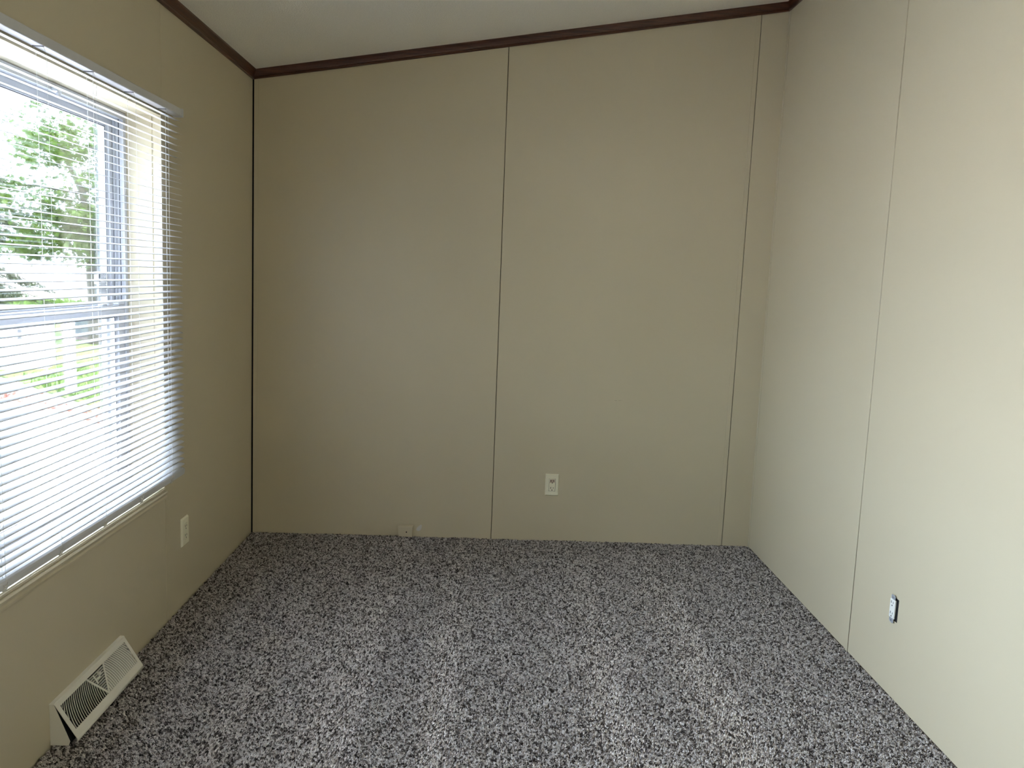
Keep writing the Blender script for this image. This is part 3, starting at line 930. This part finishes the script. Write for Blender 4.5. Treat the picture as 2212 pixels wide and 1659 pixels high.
# spruce at the far left
sx_, sy_ = -15.9, 22.0
spruce = empty('spruce_tree', (sx_, sy_, G), label='dark drooping conifer left of the leafy tree outside', category='tree')
c = MB(); c.tube([(0, 0, -.1), (0, 0, 2.5), (.02, 0, 7.2)], [.24, .18, .02], 10)
bo = []
for k in range(66):
    z = rng.uniform(.7, 6.6)
    a = rng.uniform(0, 2 * PI) if k % 2 else rng.uniform(-.9, .5)
    r = 3.7 * (1 - z / 8.2)
    e = Vector((math.cos(a) * r, math.sin(a) * r, z - .28 * r))
    mid = Vector((math.cos(a) * r * .5, math.sin(a) * r * .5, z - .05 * r))
    c.tube([(0, 0, z), mid, e], [.035, .022, .008], 5)
    bo.append((Vector((0, 0, z)), mid, e))
c.build('trunk', M['bark'], spruce)
c = MB()
for b0, mid, e in bo:
    for q in range(46):
        f = rng.uniform(.2, 1.03)
        p = (b0 * (1 - f) ** 2 + mid * 2 * f * (1 - f) + e * f * f)
        d = (e - b0).normalized()
        side = d.cross(Vector((0, 0, 1))).normalized() * rng.gauss(0, .28 * (1.25 - f))
        for z in range(9):
            leaf_quad(c, p + side + Vector((rng.gauss(0, .08), rng.gauss(0, .08), rng.gauss(-.05, .05))), rng.uniform(.09, .17), rng, 2.6, d + Vector((0, 0, -.35)))
build_foliage(c, 'foliage', M['needle'], spruce)

# rough grass along the far lawn edge, one mass
c = MB()
for q in range(5200):
    x = rng.uniform(-24, -9); y = 30 + rng.uniform(-3, 4) + (x + 16) * -.2
    p = Vector((x, y, G)); h = rng.uniform(.12, .5) * (1 if rng.random() < .8 else 1.5)
    a = rng.uniform(0, PI); w_ = .05
    i = len(c.v); dx, dy = math.cos(a) * w_, math.sin(a) * w_
    c.v += [(x - dx, y - dy, G), (x + dx, y + dy, G), (x + rng.gauss(0, .12), y + rng.gauss(0, .12), G + h)]
    c.f.append((i, i + 1, i + 2)); c.sm.append(False)
g = build_foliage(c, 'rough_grass', M['grassblade'], None, kind='stuff')
g['label'] = 'rough green grass strip beyond the lawn'; g['category'] = 'grass'
# clumps on the near lawn and fallen leaves on the drive edge
c = MB()
for q in range(6500):
    x = rng.uniform(-7.2, -3.5); y = rng.uniform(7.6, 15)
    if y < 7.5 + (-4.3 - x) * .88 + .1: continue
    if abs(x + 5.515) < .16 and abs(y - 8.876) < .16: continue
    rel = Vector((x + 7.385, y - 11.64, 0)); u_ = rel.x * -.86 + rel.y * -.51; q_ = rel.x * -.30 + rel.y * .954
    if -.12 < u_ < 2.8 and -.12 < q_ < .95: continue
    h = rng.uniform(.03, .10); a = rng.uniform(0, PI); w_ = .02
    i = len(c.v); dx, dy = math.cos(a) * w_, math.sin(a) * w_
    c.v += [(x - dx, y - dy, G + .02), (x + dx, y + dy, G + .02), (x + rng.gauss(0, .04), y + rng.gauss(0, .04), G + .03 + h)]
    c.f.append((i, i + 1, i + 2)); c.sm.append(False)
g = build_foliage(c, 'lawn_grass', M['grassblade'], None, kind='stuff')
g['label'] = 'yellow-green grass on the lawn outside the window'; g['category'] = 'grass'
c = MB()
for q in range(900):
    t = rng.random(); x = -3.2 - t * 4.6 + rng.gauss(0, .15); y = 6.55 + t * 3.3 + rng.gauss(0, .22) - .35
    leaf_quad(c, Vector((x, y, G + .03)), rng.uniform(.03, .08), rng, 1.4)
g = build_foliage(c, 'leaf_litter', M['litter'], None, kind='stuff')
g['label'] = 'reddish leaf litter along the edge of the drive'; g['category'] = 'leaves'

# white storage chest
P0 = Vector((-7.385, 11.64, 0)); fd_ = Vector((-.86, -.51, 0)); bd_ = Vector((-.30, .954, 0))
Lc, Dc, Hc = 2.6, .75, 1.22
chest = empty('storage_chest', (P0.x, P0.y, G), label='low white steel storage chest left of the white post outside', category='chest')
def cb(mb, a0, a1, b0, b1, z0, z1):
    pts = []
    for z in (z0, z1):
        for a, b in ((a0, b0), (a1, b0), (a1, b1), (a0, b1)):
            q = fd_ * a + bd_ * b; pts.append((q.x, q.y, z))
    return mb.hexa(pts)
c = MB(); cb(c, .01, Lc, .01, Dc, 0.03, Hc - .05)
for i in range(16):
    cb(c, .06 + i * .16, .14 + i * .16, -.006, .012, .08, Hc - .10)
for i in range(4):
    cb(c, -.004, .012, .08 + i * .16, .16 + i * .16, .08, Hc - .10)
c.build('body', M['siding'], chest)
c = MB(); cb(c, -.03, Lc + .03, -.03, Dc + .02, Hc - .05, Hc)
c.build('lid', M['siding'], chest, bevel=.012)
c = MB(); cb(c, .40, .47, -.035, 0, .62, .80)
c.build('latch', M['gasket'], chest, bevel=.006)
c = MB(); cb(c, .02, Lc, .02, Dc - .02, 0, .03)
c.build('base', M['greybox'], chest)

# white post on the lawn
post = empty('white_post', (-5.515, 8.876, G), label='short square white post standing in the lawn outside', category='post')
MB().box(-.062, .062, -.062, .062, -.02, 1.20).build('shaft', M['siding'], post, bevel=.006)
c = MB(); c.box(-.072, .072, -.072, .072, 1.20, 1.225)
c.hexa([(-.066, -.066, 1.225), (.066, -.066, 1.225), (.066, .066, 1.225), (-.066, .066, 1.225), (-.01, -.01, 1.26), (.01, -.01, 1.26), (.01, .01, 1.26), (-.01, .01, 1.26)])
c.build('cap', M['siding'], post)

# blue-grey utility cabinet by the tree
ub = empty('utility_cabinet', (-9.55, 17.95, G), label='blue-grey utility cabinet beside the tree trunk', category='cabinet')
MB().box(-.65, .75, -.4, .4, 0, .10).build('plinth', M['pinkstone'], ub, bevel=.01)
MB().box(-.42, .62, -.28, .28, .10, .68).build('cabinet_body', M['greybox'], ub, bevel=.02)
c = MB(); c.box(-.46, .66, -.32, .32, .68, .73); c.build('lid', M['greybox'], ub, bevel=.012)
c = MB(); c.box(.05, .09, -.30, -.28, .36, .46); c.build('handle', M['metal'], ub)
